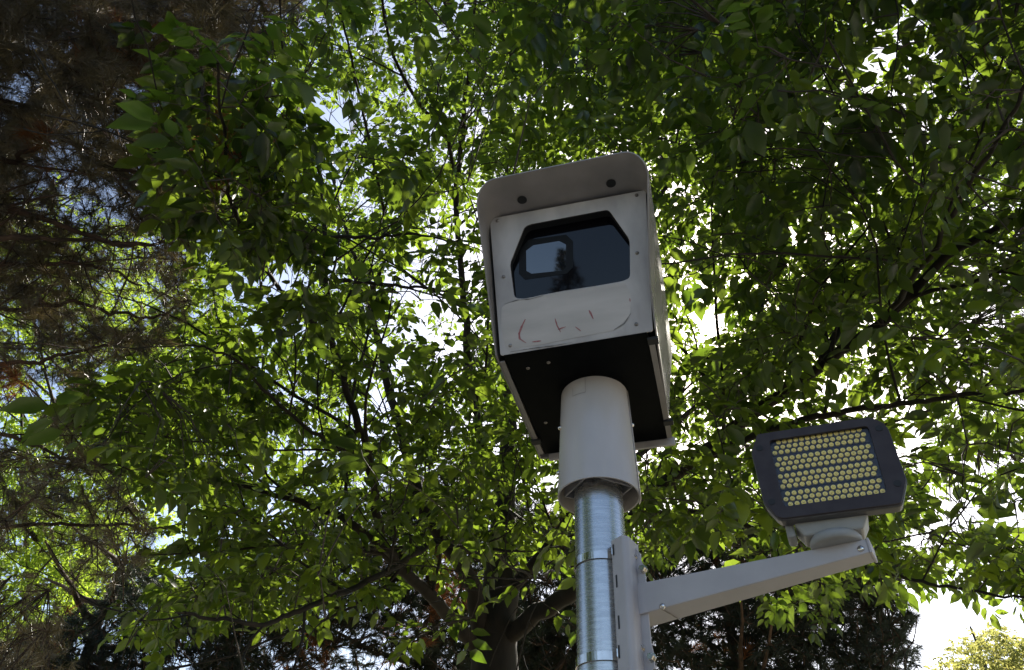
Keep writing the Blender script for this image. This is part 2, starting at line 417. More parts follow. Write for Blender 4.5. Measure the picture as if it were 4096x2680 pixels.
# plate behind the channel that the arm is welded to, with its angled top
bp0 = Rz(pc)-an*.034
def bpt(x, y): return PF(x*.469+2200, y*.469+1950, bp0+Z3*2.2, np.array([an[0], an[1], 0]))
pl = [(610, 430), (663, 428), (772, 568), (776, 625), (803, 672), (818, 805), (850, 1190), (862, 1330), (890, 1440), (892, 1540), (870, 1557), (905, 1900), (700, 1900)]
pts = [bpt(*q) for q in pl]
V, F = prism(pts, -an*.004); mesh('mounting_plate', V, F, M_arm, br, bevel=.001)
for q, hx in (((712, 600), 1), ((795, 700), 1), ((775, 1375), 1), ((868, 1450), 1)):
    bolt(bpt(*q), an, .0075, .008, 'plate_bolt', br, True)
# steel band clamps round the pole
for zy in (1950+575*.469, 1950+1435*.469):
    zz = PH(2380, zy, 1.51)[2]
    V, F = [], []
    a_s, a_e = math.radians(-68), math.radians(-292)
    for k in range(41):
        a = a_s+(a_e-a_s)*k/40
        for h in (-.0085, .0085): V.append(np.array([POLE[0]+math.cos(a)*.0598, POLE[1]+math.sin(a)*.0598, zz+h]))
    V += [pa*np.array([1, 1, 0])+Z3*(zz-.0075)+an*.002, pa*np.array([1, 1, 0])+Z3*(zz+.0075)+an*.002]
    F = [(2*k, 2*k+2, 2*k+3, 2*k+1) for k in range(40)]; F.append((82, 0, 1, 83))
    mesh('band_clamp', V, F, M_steel, br, False, solid=.0022)
    V, F = boxf(Rz(pa)*.85+Rz(pb)*.15+Z3*zz+an*.0022, (Rz(pb)-Rz(pa))/np.linalg.norm(Rz(pb)-Rz(pa)), an, Z3, .004, .002, .024); mesh('slot', V, F, M_dark, br)
for yy in (810, 1160):
    zz = PH(2470, 1950+yy*.469, 1.49)[2]
    V, F = boxf(Rz(pa)*.72+Rz(pb)*.28+Z3*zz+an*.0022, (Rz(pb)-Rz(pa))/np.linalg.norm(Rz(pb)-Rz(pa)), an, Z3, .004, .0015, .026); mesh('slot', V, F, M_dark, br)

# ------------------------------------------------------------------ floodlight
fa = math.radians(24); ff = np.array([math.sin(fa), math.cos(fa), 0]); fx = np.cross(ff, Z3); tlt = math.radians(4)
fn = -ff*math.cos(tlt)+Z3*math.sin(tlt); fu = Z3*math.cos(tlt)+ff*math.sin(tlt)
# distance so that the head stands over the arm
fc = A0+ad*(L*.70); TT = PF(3338, 2178, A0, Z3)          # centre of the turntable on the arm
fn0 = -ff*math.cos(tlt)+Z3*math.sin(tlt)
FP0 = PF(3320, 1870, TT+fn0*.045, fn0)
fl = thing('floodlight', 'dark rectangular floodlight with rows of small yellow LEDs, mounted on the arm end', 'floodlight', tuple(fc))
def fl2(x, y, off=0.): return PF(2950+x*.4817, 1600+y*.4817, FP0+fn*off, fn)
fo = [(163, 285), (1105, 138), (1212, 190), (1250, 235), (1400, 655), (1362, 855), (345, 985), (225, 850), (118, 425)]
fo = rounded([fl2(*q) for q in fo], [.004, .012, .006, .006, .006, .008, .012, .006, .006], 3)
gi = rounded([fl2(262, 335), fl2(1082, 212), fl2(1245, 765), fl2(385, 885)], .008, 4)
plate('bezel', fo, [gi], -fn*.006, M_bezel, fl, bevel=.0015)
cen = sum(fo)/len(fo)
def scl(ps, s, off): return [cen+(p-cen)*s-fn*off for p in ps]
rings = [scl(fo, .985, .004), scl(fo, 1.012, .0065), scl(fo, 1.016, .010), scl(fo, 1.0, .030), scl(fo, .88, .046)]
V = [p for r in rings for p in r]; n = len(fo); F = []
for j in range(len(rings)-1):
    for i in range(n): F.append((j*n+i, j*n+(i+1) % n, (j+1)*n+(i+1) % n, (j+1)*n+i))
F.append(tuple(range((len(rings)-1)*n, len(rings)*n)))
mesh('body', V, F, M_body, fl, label='dark grey cast metal back of the floodlight')
# LED board behind clear cover
M_board = noisy('led_board', (.030, .026, .026), (.05, .040, .038), (.35, .5), (50, 50, 50), ior=1.25)
rows0 = [(340, 355, 1010, 250), (325, 399, 1047, 288), (310, 442, 1040, 332), (348, 494, 1085, 386), (332, 539, 1070, 429), (369, 578, 1110, 467),
         (356, 638, 1100, 526), (391, 679, 1141, 568), (376, 722, 1131, 613), (416, 780, 1176, 671), (402, 827, 1163, 719), (441, 867, 1206, 759)]
cnt = [15]*12
for k in range(4):
    a, b = rows0[3*k], rows0[3*k+2]
    x0, x1 = min(r[0] for r in rows0[3*k:3*k+3])-38, max(r[2] for r in rows0[3*k:3*k+3])+38
    sl_ = -.147
    q = [fl2(x0-8, a[1]-26+(a[0]-x0)*.15, -.013), fl2(x1-8, a[3]-26-(x1-a[2])*.15, -.013), fl2(x1+14, b[3]+24-(x1-b[2])*.15, -.013), fl2(x0+12, b[1]+24+(b[0]-x0)*.15, -.013)]
    V, F = prism(q, -fn*.003); mesh('led_board', V, F, M_board, fl)
V, F = prism(scl(fo, .96, .0185), -fn*.002); mesh('inner_panel', V, F, M_dark, fl)
M_led = new_mat('led_lens_yellow', (.86, .66, .14), .18); M_led.node_tree.nodes['Principled BSDF'].inputs['Coat Weight'].default_value = .6
M_led2 = new_mat('led_lens_centre', (.80, .76, .45), .2)
leds = []
for ri, (x0, y0, x1, y1) in enumerate(rows0):
    for k in range(15):
        t = k/14; leds.append(fl2(x0+(x1-x0)*t, y0+(y1-y0)*t, -.0105))
rl = .0047
def led_geo(c):
    return join([revolve(c-fn*.002, fn, [(rl, 0), (rl, .003), (rl*.93, .0040), (rl*.62, .0040), (rl*.42, .0028)], 14), dome(c+fn*.0006, fn, rl*.40, .0026, 8)])
pv, pf = led_geo(np.zeros(3)); base_me = bpy.data.meshes.new('led'); base_me.from_pydata([tuple(v) for v in pv], [], pf); base_me.update(); base_me.materials.append(M_led)
base_me.polygons.foreach_set('use_smooth', np.ones(len(base_me.polygons), bool))
order = sorted(range(180), key=lambda i: np.linalg.norm(leds[i]-EYE))
fb = wloc(fl)
for i in order[:100]:
    o = bpy.data.objects.new('led', base_me); C.objects.link(o); o.parent = fl; o.location = tuple(leds[i]-fb)
V, F = join([led_geo(leds[i]) for i in order[100:]]); o = mesh('leds', V, F, M_led, fl, True); o['kind'] = 'stuff'
# clear cover
M_cover = bpy.data.materials.new('clear_cover'); M_cover.use_nodes = True; t_ = M_cover.node_tree; t_.nodes.clear()
ou = t_.nodes.new('ShaderNodeOutputMaterial'); tr = t_.nodes.new('ShaderNodeBsdfTransparent'); g = t_.nodes.new('ShaderNodeBsdfGlossy'); g.inputs['Roughness'].default_value = .12
mx = t_.nodes.new('ShaderNodeMixShader'); mx.inputs[0].default_value = .03
t_.links.new(tr.outputs[0], mx.inputs[1]); t_.links.new(g.outputs[0], mx.inputs[2]); t_.links.new(mx.outputs[0], ou.inputs[0])
V, F = prism([fl2(*q, -.0045) for q in ((240, 318), (1100, 190), (1265, 785), (365, 905))], -fn*.001); mesh('clear_cover', V, F, M_cover, fl)
for q in ((183, 400), (1175, 235), (1330, 693), (285, 846)):
    V, F = revolve(fl2(*q)+fn*.0004, fn, [(.0068, 0), (.0068, .0006)], 18); mesh('screw_recess', V, F, M_rubber, fl)
# yoke casting and turntable on the arm
lowz = min(p[2] for p in fo)
wy = .128; top_arm = A0[2]
yoke_c = np.array([TT[0], TT[1], 0])+fx*.004+ff*.012
V = []
hx = fx*wy*.5
bot_z = top_arm+.017; zt = lowz+.010
for (z_, s_, dy) in ((bot_z, .80, .9), (bot_z+.022, 1.0, 1.0), (zt, 1.02, 1.0)):
    for a, b in ((-1, -1), (1, -1), (1, 1), (-1, 1)): V.append(yoke_c+hx*a*s_+ff*(b*.030*dy)+Z3*z_)
F = [(3, 2, 1, 0), (8, 9, 10, 11)]
for j in range(2):
    for k in range(4): F.append((j*4+k, j*4+(k+1) % 4, (j+1)*4+(k+1) % 4, (j+1)*4+k))
mesh('yoke', V, F, M_cast, fl, bevel=.004, label='worn pale casting under the floodlight')
V, F = boxf(yoke_c-fx*(wy*.5+.010)+Z3*(bot_z+.032), fx, ff, Z3, .016, .046, .058); mesh('yoke_side', V, F, M_cast, fl, bevel=.005)
V, F = revolve(yoke_c*np.array([1, 1, 0])+Z3*(top_arm-.0005), Z3, [(.042, 0), (.046, .002), (.046, .012), (.042, .019)], 40); mesh('turntable', V, F, M_cast, fl, True)

# ================================================================== trees
NPR = np.random.default_rng(7)
def hashn(ix, iy, iz, seed):
    h = (ix.astype(np.int64)*374761393 + iy.astype(np.int64)*668265263 + iz.astype(np.int64)*2147483647 + seed*974711) & 0xffffffff
    h = ((h ^ (h >> 13))*1274126177) & 0xffffffff
    return ((h ^ (h >> 16)) & 0xffff)/65535.0
def vnoise(Q, s, seed=0):
    q = Q/s; i = np.floor(q).astype(int); f = q-i; f = f*f*(3-2*f); r = 0
    for dx in (0, 1):
        for dy in (0, 1):
            for dz in (0, 1):
                wgt = (f[:, 0] if dx else 1-f[:, 0])*(f[:, 1] if dy else 1-f[:, 1])*(f[:, 2] if dz else 1-f[:, 2])
                r = r + wgt*hashn(i[:, 0]+dx, i[:, 1]+dy, i[:, 2]+dz, seed)
    return r
def project(Q):                    # photo position in a 2380-wide look, and distance
    v = Q-EYE; z = v@FW; k = 2380/4096
    return (IW/2+FPX*(v@RT)/z)*k, (IH/2-FPX*(v@UP)/z)*k, np.linalg.norm(v, axis=1), z
def np_mesh(name, V, faces, mat, parent, tone=None, smooth=False):
    """V (n,3), faces list of (k, index array (m,k))"""
    V = np.asarray(V, np.float32) - wloc(parent).astype(np.float32)
    me = bpy.data.meshes.new(name)
    me.vertices.add(len(V)); me.vertices.foreach_set('co', V.ravel())
    li = np.concatenate([f.ravel() for k, f in faces]).astype(np.int32)
    ks = np.concatenate([np.full(len(f), k, np.int32) for k, f in faces])
    me.loops.add(len(li)); me.loops.foreach_set('vertex_index', li)
    me.polygons.add(len(ks)); st = np.concatenate([[0], np.cumsum(ks)[:-1]]).astype(np.int32)
    me.polygons.foreach_set('loop_start', st)
    me.polygons.foreach_set('use_smooth', np.full(len(ks), smooth, bool))
    if tone is not None:
        a = me.attributes.new('tone', 'FLOAT', 'POINT'); a.data.foreach_set('value', np.asarray(tone, np.float32))
    me.update(calc_edges=True)
    return link(name, me, mat, parent)
def tubes(name, paths, sides, mat, parent):
    """paths: list of (points (n,3), radii (n,)); all tubes joined into one mesh"""
    VV, FF, base = [], [], 0
    for pts, rad in paths:
        pts = np.asarray(pts, float); n = len(pts); t = np.gradient(pts, axis=0); t /= np.linalg.norm(t, axis=1)[:, None]+1e-9
        ref = np.array([.3, .9, .31]); x = np.cross(t, ref); x /= np.linalg.norm(x, axis=1)[:, None]+1e-9; y = np.cross(t, x)
        a = np.arange(sides)*2*math.pi/sides
        ring = pts[:, None, :] + (x[:, None, :]*np.cos(a)[None, :, None] + y[:, None, :]*np.sin(a)[None, :, None])*np.asarray(rad)[:, None, None]
        VV.append(ring.reshape(-1, 3))
        j, k = np.meshgrid(np.arange(n-1), np.arange(sides), indexing='ij'); j = j.ravel(); k = k.ravel(); k2 = (k+1) % sides
        FF.append(np.stack([j*sides+k, j*sides+k2, (j+1)*sides+k2, (j+1)*sides+k], 1)+base); base += n*sides
    return np_mesh(name, np.concatenate(VV), [(4, np.concatenate(FF))], mat, parent, smooth=True)
def spline(ctrl, n):
    c = np.asarray(ctrl, float); m_ = len(c)
    c = np.vstack([2*c[0]-c[1], c, 2*c[-1]-c[-2]]); out = []
    per = max(2, n//(m_-1))
    for i in range(m_-1):
        p0, p1, p2, p3 = c[i:i+4]
        for k in range(per):
            t = k/per; out.append(.5*((2*p1)+(-p0+p2)*t+(2*p0-5*p1+4*p2-p3)*t*t+(-p0+3*p1-3*p2+p3)*t**3))
    out.append(c[-2]); return np.array(out)
def wobble(pts, amp, seed):
    r = np.random.default_rng(seed); n = len(pts); w_ = r.normal(0, amp, (n, 3)); w_[0] = 0
    w_ = (w_+np.roll(w_, 1, 0)+np.roll(w_, -1, 0))/3; w_[0] = 0; return pts+w_
def rots(n, rng, tilt=.5, heads=None):
    """n rotation matrices: local +x points outwards (heads), +z roughly up, random roll"""
    yaw = rng.uniform(0, 2*math.pi, n) if heads is None else heads+rng.normal(0, .5, n)
    pit = rng.normal(0, tilt, n); rol = rng.normal(0, tilt, n)
    cy, sy, cp, sp, cr, sr = np.cos(yaw), np.sin(yaw), np.cos(pit), np.sin(pit), np.cos(rol), np.sin(rol)
    R = np.empty((n, 3, 3))
    R[:, 0, 0] = cy*cp; R[:, 0, 1] = cy*sp*sr-sy*cr; R[:, 0, 2] = cy*sp*cr+sy*sr
    R[:, 1, 0] = sy*cp; R[:, 1, 1] = sy*sp*sr+cy*cr; R[:, 1, 2] = sy*sp*cr-cy*sr
    R[:, 2, 0] = -sp; R[:, 2, 1] = cp*sr; R[:, 2, 2] = cp*cr
    return R

# ---- leaf sprays: a drooping twig with opposite pointed leaves
LEAF_V = np.array([(0, 0, 0), (.33, 0, -.035), (.68, 0, -.05), (1.0, 0, -.16), (.24, .2, .035), (.60, .20, .02), (.24, -.2, .035), (.60, -.20, .02)])
LEAF_Q = np.array([(0, 1, 4, 4), (0, 6, 1, 1)])
LEAF_T3 = np.array([(0, 1, 4), (0, 6, 1), (5, 2, 3), (2, 7, 3)]); LEAF_T4 = np.array([(4, 1, 2, 5), (1, 6, 7, 2)])
def leaf_spray(rng, leafL, nodes=5, step=.055):
    Vs, tone, stem = [], [], []
    p = np.zeros(3); d = np.array([1., 0, .15])
    for k in range(nodes+1):
        stem.append(p.copy()); d = d+np.array([rng.normal(0, .12), rng.normal(0, .15), -.14+rng.normal(0, .06)]); d /= np.linalg.norm(d); p = p+d*step*rng.uniform(.8, 1.2)
    for k in range(1, nodes+1):
        for side in ((-1, 1) if k < nodes else (-1, 0, 1)):
            if rng.random() < .07: continue
            t = stem[k]-stem[k-1]; t /= np.linalg.norm(t)
            out = np.array([-t[1], t[0], 0.])*side; dirv = t*rng.uniform(.35, .8)+out*.9+np.array([0, 0, rng.uniform(-.95, .05)])
            if side == 0: dirv = t+np.array([0, 0, -.3])
            dirv /= np.linalg.norm(dirv); nrm = np.array([rng.normal(0, .4), rng.normal(0, .4), 1.]); y = np.cross(nrm, dirv); y /= np.linalg.norm(y); z = np.cross(dirv, y)
            L_ = leafL*rng.uniform(.5, 1.25)*(1 if k > 1 else .75); curl = rng.uniform(.5, 1.8); b = stem[k]+dirv*.012
            lv = LEAF_V*np.array([1, rng.uniform(.9, 1.25), curl]); lv = lv*L_
            Vs.append(b+lv[:, :1]*dirv+lv[:, 1:2]*y+lv[:, 2:]*z); tone.append(np.full(8, rng.random()))
    return np.array(Vs), np.array(tone), np.array(stem)
def build_leaves(name, pos, heads, mat, parent, leafL, rng, nodes=5, tilt=.35, nt=8, scale=None, twig_mat=None):
    T = [leaf_spray(rng, leafL, nodes) for _ in range(nt)]
    which = rng.integers(0, nt, len(pos)); VV, TT_, SV = [], [], []
    sc_ = rng.uniform(.65, 1.3, len(pos)) if scale is None else scale
    R = rots(len(pos), rng, tilt, heads)
    for i, (lv, tn, st) in enumerate(T):
        idx = np.where(which == i)[0]
        if not len(idx): continue
        w_ = np.einsum('nij,lvj->nlvi', R[idx], lv)*sc_[idx][:, None, None, None]+pos[idx][:, None, None, :]
        VV.append(w_.reshape(-1, 8, 3)); base = np.clip(tn[None, :, :]*.6+rng.random((len(idx), 1, 1))*.4, 0, 1); TT_.append(np.broadcast_to(base, (len(idx),)+tn.shape).reshape(-1, 8))
        SV.append(np.einsum('nij,sj->nsi', R[idx], st)*sc_[idx][:, None, None]+pos[idx][:, None, :])
    V = np.concatenate(VV); n = len(V); tone = np.concatenate(TT_)
    off = (np.arange(n)*8)[:, None, None]
    o = np_mesh(name, V.reshape(-1, 3), [(3, (LEAF_T3[None]+off).reshape(-1, 3)), (4, (LEAF_T4[None]+off).reshape(-1, 4))], mat, parent, tone.ravel(), smooth=True)
    st = np.concatenate(SV); return o, st, n

M_leaf = foliage('ash_leaf', (.008, .014, .006), (.105, .200, .012), tw=.58, rough=.32, spec=.035, var=.5, hue=(.27, .375, .030))
M_bark = noisy('brown_bark', (.008, .006, .005), (.032, .022, .016), (.8, .95), (9, 9, 2.5), detail=10, lo=.35, hi=.7, bump=.9)
M_twig = noisy('twig_bark', (.030, .022, .017), (.07, .05, .038), (.7, .9), (20, 20, 20))

# ---- the broadleaf tree behind the camera pole
tp = P(1175, 1640, 6.9); TB = np.array([tp[0], tp[1], 0.])
tree = thing('ash_tree', 'broadleaf tree with thick dark trunk and wide sunlit green crown behind the camera pole', 'tree', tuple(TB))
trunk_top = P(1165, 1370, 7.0)
trunk = spline([TB, TB*.5+P(1160, 1557, 6.9)*.5, P(1155, 1540, 6.9), P(1155, 1450, 6.95), P(1165, 1330, 7.1), P(1172, 1180, 7.3), P(1182, 1000, 7.7), P(1170, 870, 8.2), P(1150, 700, 8.8)], 48)
zt_ = trunk[:, 2]; rad = np.interp(zt_, [0, .4, 3.4, 4.3, 5.2, 6.5, 9], [.34, .25, .215, .17, .10, .07, .03])
o = tubes('trunk', [(wobble(trunk, .015, 3), rad)], 20, M_bark, tree)
limb_spec = [   # photo x, y (2380-wide look), metres away ; start radius, end radius
 ([(1120,1470,6.9),(1090,1340,6.7),(1010,1230,6.5),(965,1120,6.5),(930,1000,6.7),(900,880,7.0),(860,700,7.5),(800,520,8.2),(770,380,9)], .085, .012),
 ([(1110,1510,6.9),(1000,1385,6.3),(920,1310,6.0),(850,1240,5.8),(770,1190,5.8),(640,1150,5.8),(520,1120,5.9)], .062, .012),
 ([(925,1315,6.0),(880,1230,5.7),(855,1060,5.4),(820,950,5.2),(775,800,5.1),(757,640,5.0),(748,450,5.1),(735,330,5.3)], .040, .010),
 ([(1175,1480,6.9),(1260,1420,6.6),(1360,1350,6.3),(1480,1190,5.9),(1600,1080,5.7),(1750,960,5.5),(1900,860,5.3),(2060,740,5.0),(2200,600,4.8),(2420,470,4.6)], .085, .018),
 ([(1165,1400,7.0),(1250,1300,6.9),(1340,1180,6.9),(1480,1060,7.0),(1600,960,7.2),(1760,800,7.6),(1900,640,8.1)], .06, .012),
 ([(1175,1180,7.3),(1120,1030,7.4),(1090,840,7.6),(1075,660,7.9),(1062,470,8.2),(1078,260,8.3),(1100,60,8.0),(1112,-120,8)], .055, .016),
 ([(1062,470,8.2),(1040,330,7.6),(960,220,7.2),(905,100,7.0),(880,-60,6.8)], .025, .010),
 ([(1078,210,8.3),(1180,190,7.6),(1300,180,7.0),(1420,120,6.5),(1560,60,6.0)], .018, .006),
 ([(1180,1000,7.7),(1260,820,7.8),(1400,620,7.8),(1560,420,7.9),(1690,220,8.0),(1790,20,8)], .045, .010),
 ([(1750,960,5.5),(1760,800,5.9),(1790,560,6.5),(1800,340,7.0),(1830,180,7.2),(1900,0,7.2)], .03, .008),
 ([(1600,1080,5.7),(1760,1010,5.0),(1950,960,4.6),(2150,930,4.2),(2400,905,4.0)], .03, .008),
 ([(1900,860,5.3),(2050,600,5.8),(2160,400,6.2),(2260,220,6.4),(2400,60,6.6)], .03, .008),
 ([(1130,1300,6.8),(1020,1260,6.0),(900,1330,5.3),(740,1400,4.8),(600,1450,4.5),(430,1430,4.3)], .035, .008),
 ([(857,700,7.5),(900,560,7.4),(870,380,7.2),(830,200,6.8),(790,0,6.4)], .022, .008),
 ([(775,800,5.1),(680,700,4.7),(600,600,4.3),(540,480,3.9),(520,330,3.5),(500,150,3.2)], .018, .005),
 ([(1480,1190,5.9),(1650,1200,5.3),(1850,1260,4.9),(2060,1330,4.5),(2220,1370,4.3),(2420,1390,4.2)], .020, .005),
 ([(1560,420,7.9),(1500,250,6.9),(1470,90,6.0),(1440,-80,5.2)], .02, .008),
 ([(2060,740,5.0),(2140,620,4.3),(2230,470,3.8),(2330,300,3.4),(2430,120,3.2)], .018, .006),
 ([(855,1060,5.4),(760,1030,4.9),(640,930,4.5),(540,830,4.3),(430,800,4.2)], .018, .005),
 ([(775,650,5.0),(880,660,5.0),(1000,670,5.1),(1100,680,5.3)], .016, .006),
 ([(752,550,5.0),(850,550,4.7),(960,545,4.5),(1060,560,4.4)], .014, .005),
 ([(1172,1180,7.3),(1240,1230,6.4),(1300,1290,5.6),(1250,1340,4.9),(1150,1290,4.4)], .02, .006),
]
limbs = []
for i, (c, r0, r1) in enumerate(limb_spec):
    pts = wobble(spline([P(*q) for q in c], 9*len(c)), .012, 20+i); n = len(pts)
    limbs.append((pts, r0+(r1-r0)*np.linspace(0, 1, n)**.8))
subs, subsub = [], []
rg = np.random.default_rng(11)
def spawn(pts, rad, lo, hi, every, Lr, up=.25, frac=.55):
    out = []; seg = np.linalg.norm(np.diff(pts, axis=0), axis=1); s = np.concatenate([[0], np.cumsum(seg)]); tot = s[-1]
    q = tot*lo
    while q < tot*hi:
        i = min(np.searchsorted(s, q), len(pts)-2); t = pts[min(i+1, len(pts)-1)]-pts[max(i-1, 0)]; t /= np.linalg.norm(t)
        v = rg.normal(0, 1, 3); v -= t*(v@t); v /= np.linalg.norm(v); d = t*.75+v*.8+np.array([0, 0, up]); d /= np.linalg.norm(d)
        Lb = rg.uniform(*Lr)*(1.1-.5*q/tot); k = 7; p = pts[i].copy(); pp = [p.copy()]
        for _ in range(k):
            d = d+rg.normal(0, .14, 3)+np.array([0, 0, .03]); d /= np.linalg.norm(d); p = p+d*Lb/k; pp.append(p.copy())
        out.append((np.array(pp), np.linspace(rad[i]*frac, .0035, k+1))); q += every*rg.uniform(.6, 1.4)
    return out
for pts, rad in limbs: subs += spawn(pts, np.minimum(rad, .03), .18, .98, .42, (.9, 2.2))
for pts, rad in subs: subsub += spawn(pts, rad, .2, .95, .32, (.4, .9))
def clear_of_box(pts, keep=True):      # nothing of the tree may grow into the hardware
    v = pts-EYE; r = np.hypot(v[:, 0], v[:, 1]); x, y, d, z = project(pts)
    near = (d < 3.0) & (z > 0) & (x > 1000) & (x < 2250) & (y > 250)
    return not near.any()
subs = [q for q in subs if clear_of_box(q[0])]; subsub = [q for q in subsub if clear_of_box(q[0])]
tubes('limb', limbs[0:1], 14, M_bark, tree)
for i in range(1, len(limbs)): tubes('limb', limbs[i:i+1], 12, M_bark, tree)

def sample_region(n, dlo, dhi, dens, rng, box, clump=(.8, .35), thr=.4, seed=3, hi=None):
    """points in the sector of space seen through box (x0,y0,x1,y1), thinned by dens(x,y) and by clumps"""
    x0, y0, x1, y1 = [v*4096/2380 for v in box]; out = []; need = n; it = 0
    while need > 0 and it < 60:
        it += 1; m_ = n*3; X = rng.uniform(x0, x1, m_)-IW/2; Y = rng.uniform(y0, y1, m_)-IH/2; d = (dlo**3+(dhi**3-dlo**3)*rng.random(m_))**(1/3)
        dirs = FW[None]*FPX+RT[None]*X[:, None]-UP[None]*Y[:, None]; dirs /= np.linalg.norm(dirs, axis=1)[:, None]; Q = EYE+dirs*d[:, None]
        x, y, _, _ = project(Q); nz = .6*vnoise(Q, clump[0], seed)+.4*vnoise(Q, clump[1], seed+1)
        D_ = dens(x, y)*np.clip((nz-thr)*6, 0, 1); Q = Q[(rng.random(m_) < D_) & (Q[:, 2] > 1.0)]; out.append(Q[:need]); need -= len(out[-1])
    return np.concatenate(out)
# where the crown is thick and where the sky shows through it (centre x, y, half-widths, strength)
HOLES = [(745, 265, 42, 60, 1), (800, 265, 30, 30, .7), (590, 640, 75, 45, 1), (560, 585, 30, 40, .7), (1085, 700, 30, 75, .9), (640, 740, 60, 30, .4), (870, 920, 50, 45, .6),
         (1275, 1140, 32, 70, 1), (1235, 940, 20, 55, .7), (425, 1190, 30, 60, .8), (560, 1080, 60, 60, .4), (2020, 150, 45, 50, 1), (2120, 10, 80, 40, .9), (2150, 170, 70, 30, .6),
         (1690, 650, 40, 40, .5), (1600, 640, 30, 40, .4), (1840, 560, 40, 50, .5), (1880, 540, 30, 40, .6), (1640, 500, 40, 60, .4), (2110, 630, 40, 40, .5),
         (1570, 560, 40, 60, .6), (1960, 930, 80, 30, .4), (2290, 720, 60, 60, .3), (2040, 345, 50, 40, .4), (1460, 280, 60, 40, .3), (980, 220, 60, 60, .3),
         (1500, 1000, 40, 60, .3), (1050, 560, 30, 60, .5), (630, 860, 60, 40, .4), (700, 1020, 80, 40, .3)]
LIMB2D = [project(p_) for p_, r_ in limbs]
def crown_density(Q):
    x, y, d, z = project(Q)
    D_ = np.ones(len(Q))
    # left: the pine stands here, only a few leaves reach across it
    edge = np.interp(y, [-200, 0, 130, 300, 560, 760, 900, 1000, 1150, 1250, 1400, 1700], [640, 640, 430, 400, 440, 400, 200, 130, 330, 430, 330, 0])
    D_ *= np.clip((x-edge)/90, 0, 1)
    # right: ragged lower margin against the open sky, dark pine below
    low = np.interp(x, [-300, 700, 1050, 1150, 1280, 1400, 1500, 1700, 1800, 1900, 2040, 2130, 2200, 2300, 2700], [1540, 1430, 1330, 1310, 1300, 1290, 1300, 1270, 1400, 1440, 1330, 1190, 1110, 1150, 1180])
    D_ *= np.clip((low-y)/70+.3, 0, 1)
    band = np.exp(-((y-np.interp(x, [2100, 2380], [1300, 1290]))/55)**2)*(x > 2110)      # the hanging branch at lower right
    D_ = np.maximum(D_, band*1.2)
    for hx, hy, sx, sy, st in HOLES:
        e = ((x-hx)/sx)**2+((y-hy)/sy)**2; D_ *= 1-st*np.exp(-(e*.45)**1.6)
    D_ *= np.interp(d, [0, 2.9, 3.2, 16], [0, 0, 1, 1])
    D_[z <= 0.2] = 0
    for k_ in (2, 3, 5, 0, 1, 8):          # the great limbs stay readable: few sprays hang right in front of them
        lx, ly, ld, _ = LIMB2D[k_]
        dd = (x[:, None]-lx[None, ::2])**2+(y[:, None]-ly[None, ::2])**2; j = dd.argmin(1); hit = (dd[np.arange(len(x)), j] < 26**2) & (d < ld[::2][j]+.25) & (d > 1)
        D_[hit] *= .3
    # keep clear of the box, pole and floodlight
    near = (x > 1020) & (x < 2240) & (y > 280) & (d < 3.6); D_[near] = 0
    v = Q-B(.19, -.1, .12); a_ = v@SUN; D_[(a_ > 0) & (np.linalg.norm(v-a_[:, None]*SUN, axis=1) < .30)] = 0   # the gap the sunbeam comes through
    return D_
def sample_crown(n, dlo, dhi, rng, margin=.22, clump=.9, thr=.45):
    out = []
    need = n
    while need > 0:
        m_ = n*3; u = rng.uniform(-margin, 1+margin, m_); v = rng.uniform(-margin, 1+margin, m_); d = (dlo**3+(dhi**3-dlo**3)*rng.random(m_))**(1/3)
        X = (u-.5)*IW; Y = (v-.5)*IH; dirs = FW[None]*FPX+RT[None]*X[:, None]-UP[None]*Y[:, None]; dirs /= np.linalg.norm(dirs, axis=1)[:, None]
        Q = EYE+dirs*d[:, None]
        D_ = crown_density(Q); nz = .62*vnoise(Q, 1.25, 5)+.38*vnoise(Q, .45, 9); D_ = D_*np.clip((nz-thr)*6*clump+(1-clump), 0, 1)
        Q = Q[rng.random(m_) < D_]; Q = Q[Q[:, 2] > 2.2]; out.append(Q[:need]); need -= len(out[-1])
    return np.concatenate(out)
rg2 = np.random.default_rng(21)
allb = limbs+subs+subsub
def grow(branch_pts, Q, rng, sag, r=(.0055, .0045, .0035, .002), maxd=1.4):
    """connect every spray to the nearest branch or to a spray already joined on, working outwards"""
    def tree(pts):
        k = kdtree.KDTree(len(pts))
        for i, p in enumerate(pts): k.insert(p, i)
        k.balance(); return k
    k = tree(branch_pts); d0 = np.array([k.find(q)[2] for q in Q]); order = np.argsort(d0)
    heads = np.zeros(len(Q)); paths = []; pts = list(branch_pts); done = 0; nxt = 300
    for c, i in enumerate(order):
        if c == nxt: k = tree(pts); nxt = int(nxt*1.25)+200
        q = Q[i]; co, j, dist = k.find(q); co = np.array(co); v = q-co; heads[i] = math.atan2(v[1], v[0]); pts.append(q)
        if .02 < dist < maxd:
            mid = (q+co)/2+rng.normal(0, .05, 3)*dist+np.array([0, 0, sag*dist]); paths.append((np.array([co, (co+mid)/2, mid, q]), np.array(r)))
    return paths, heads
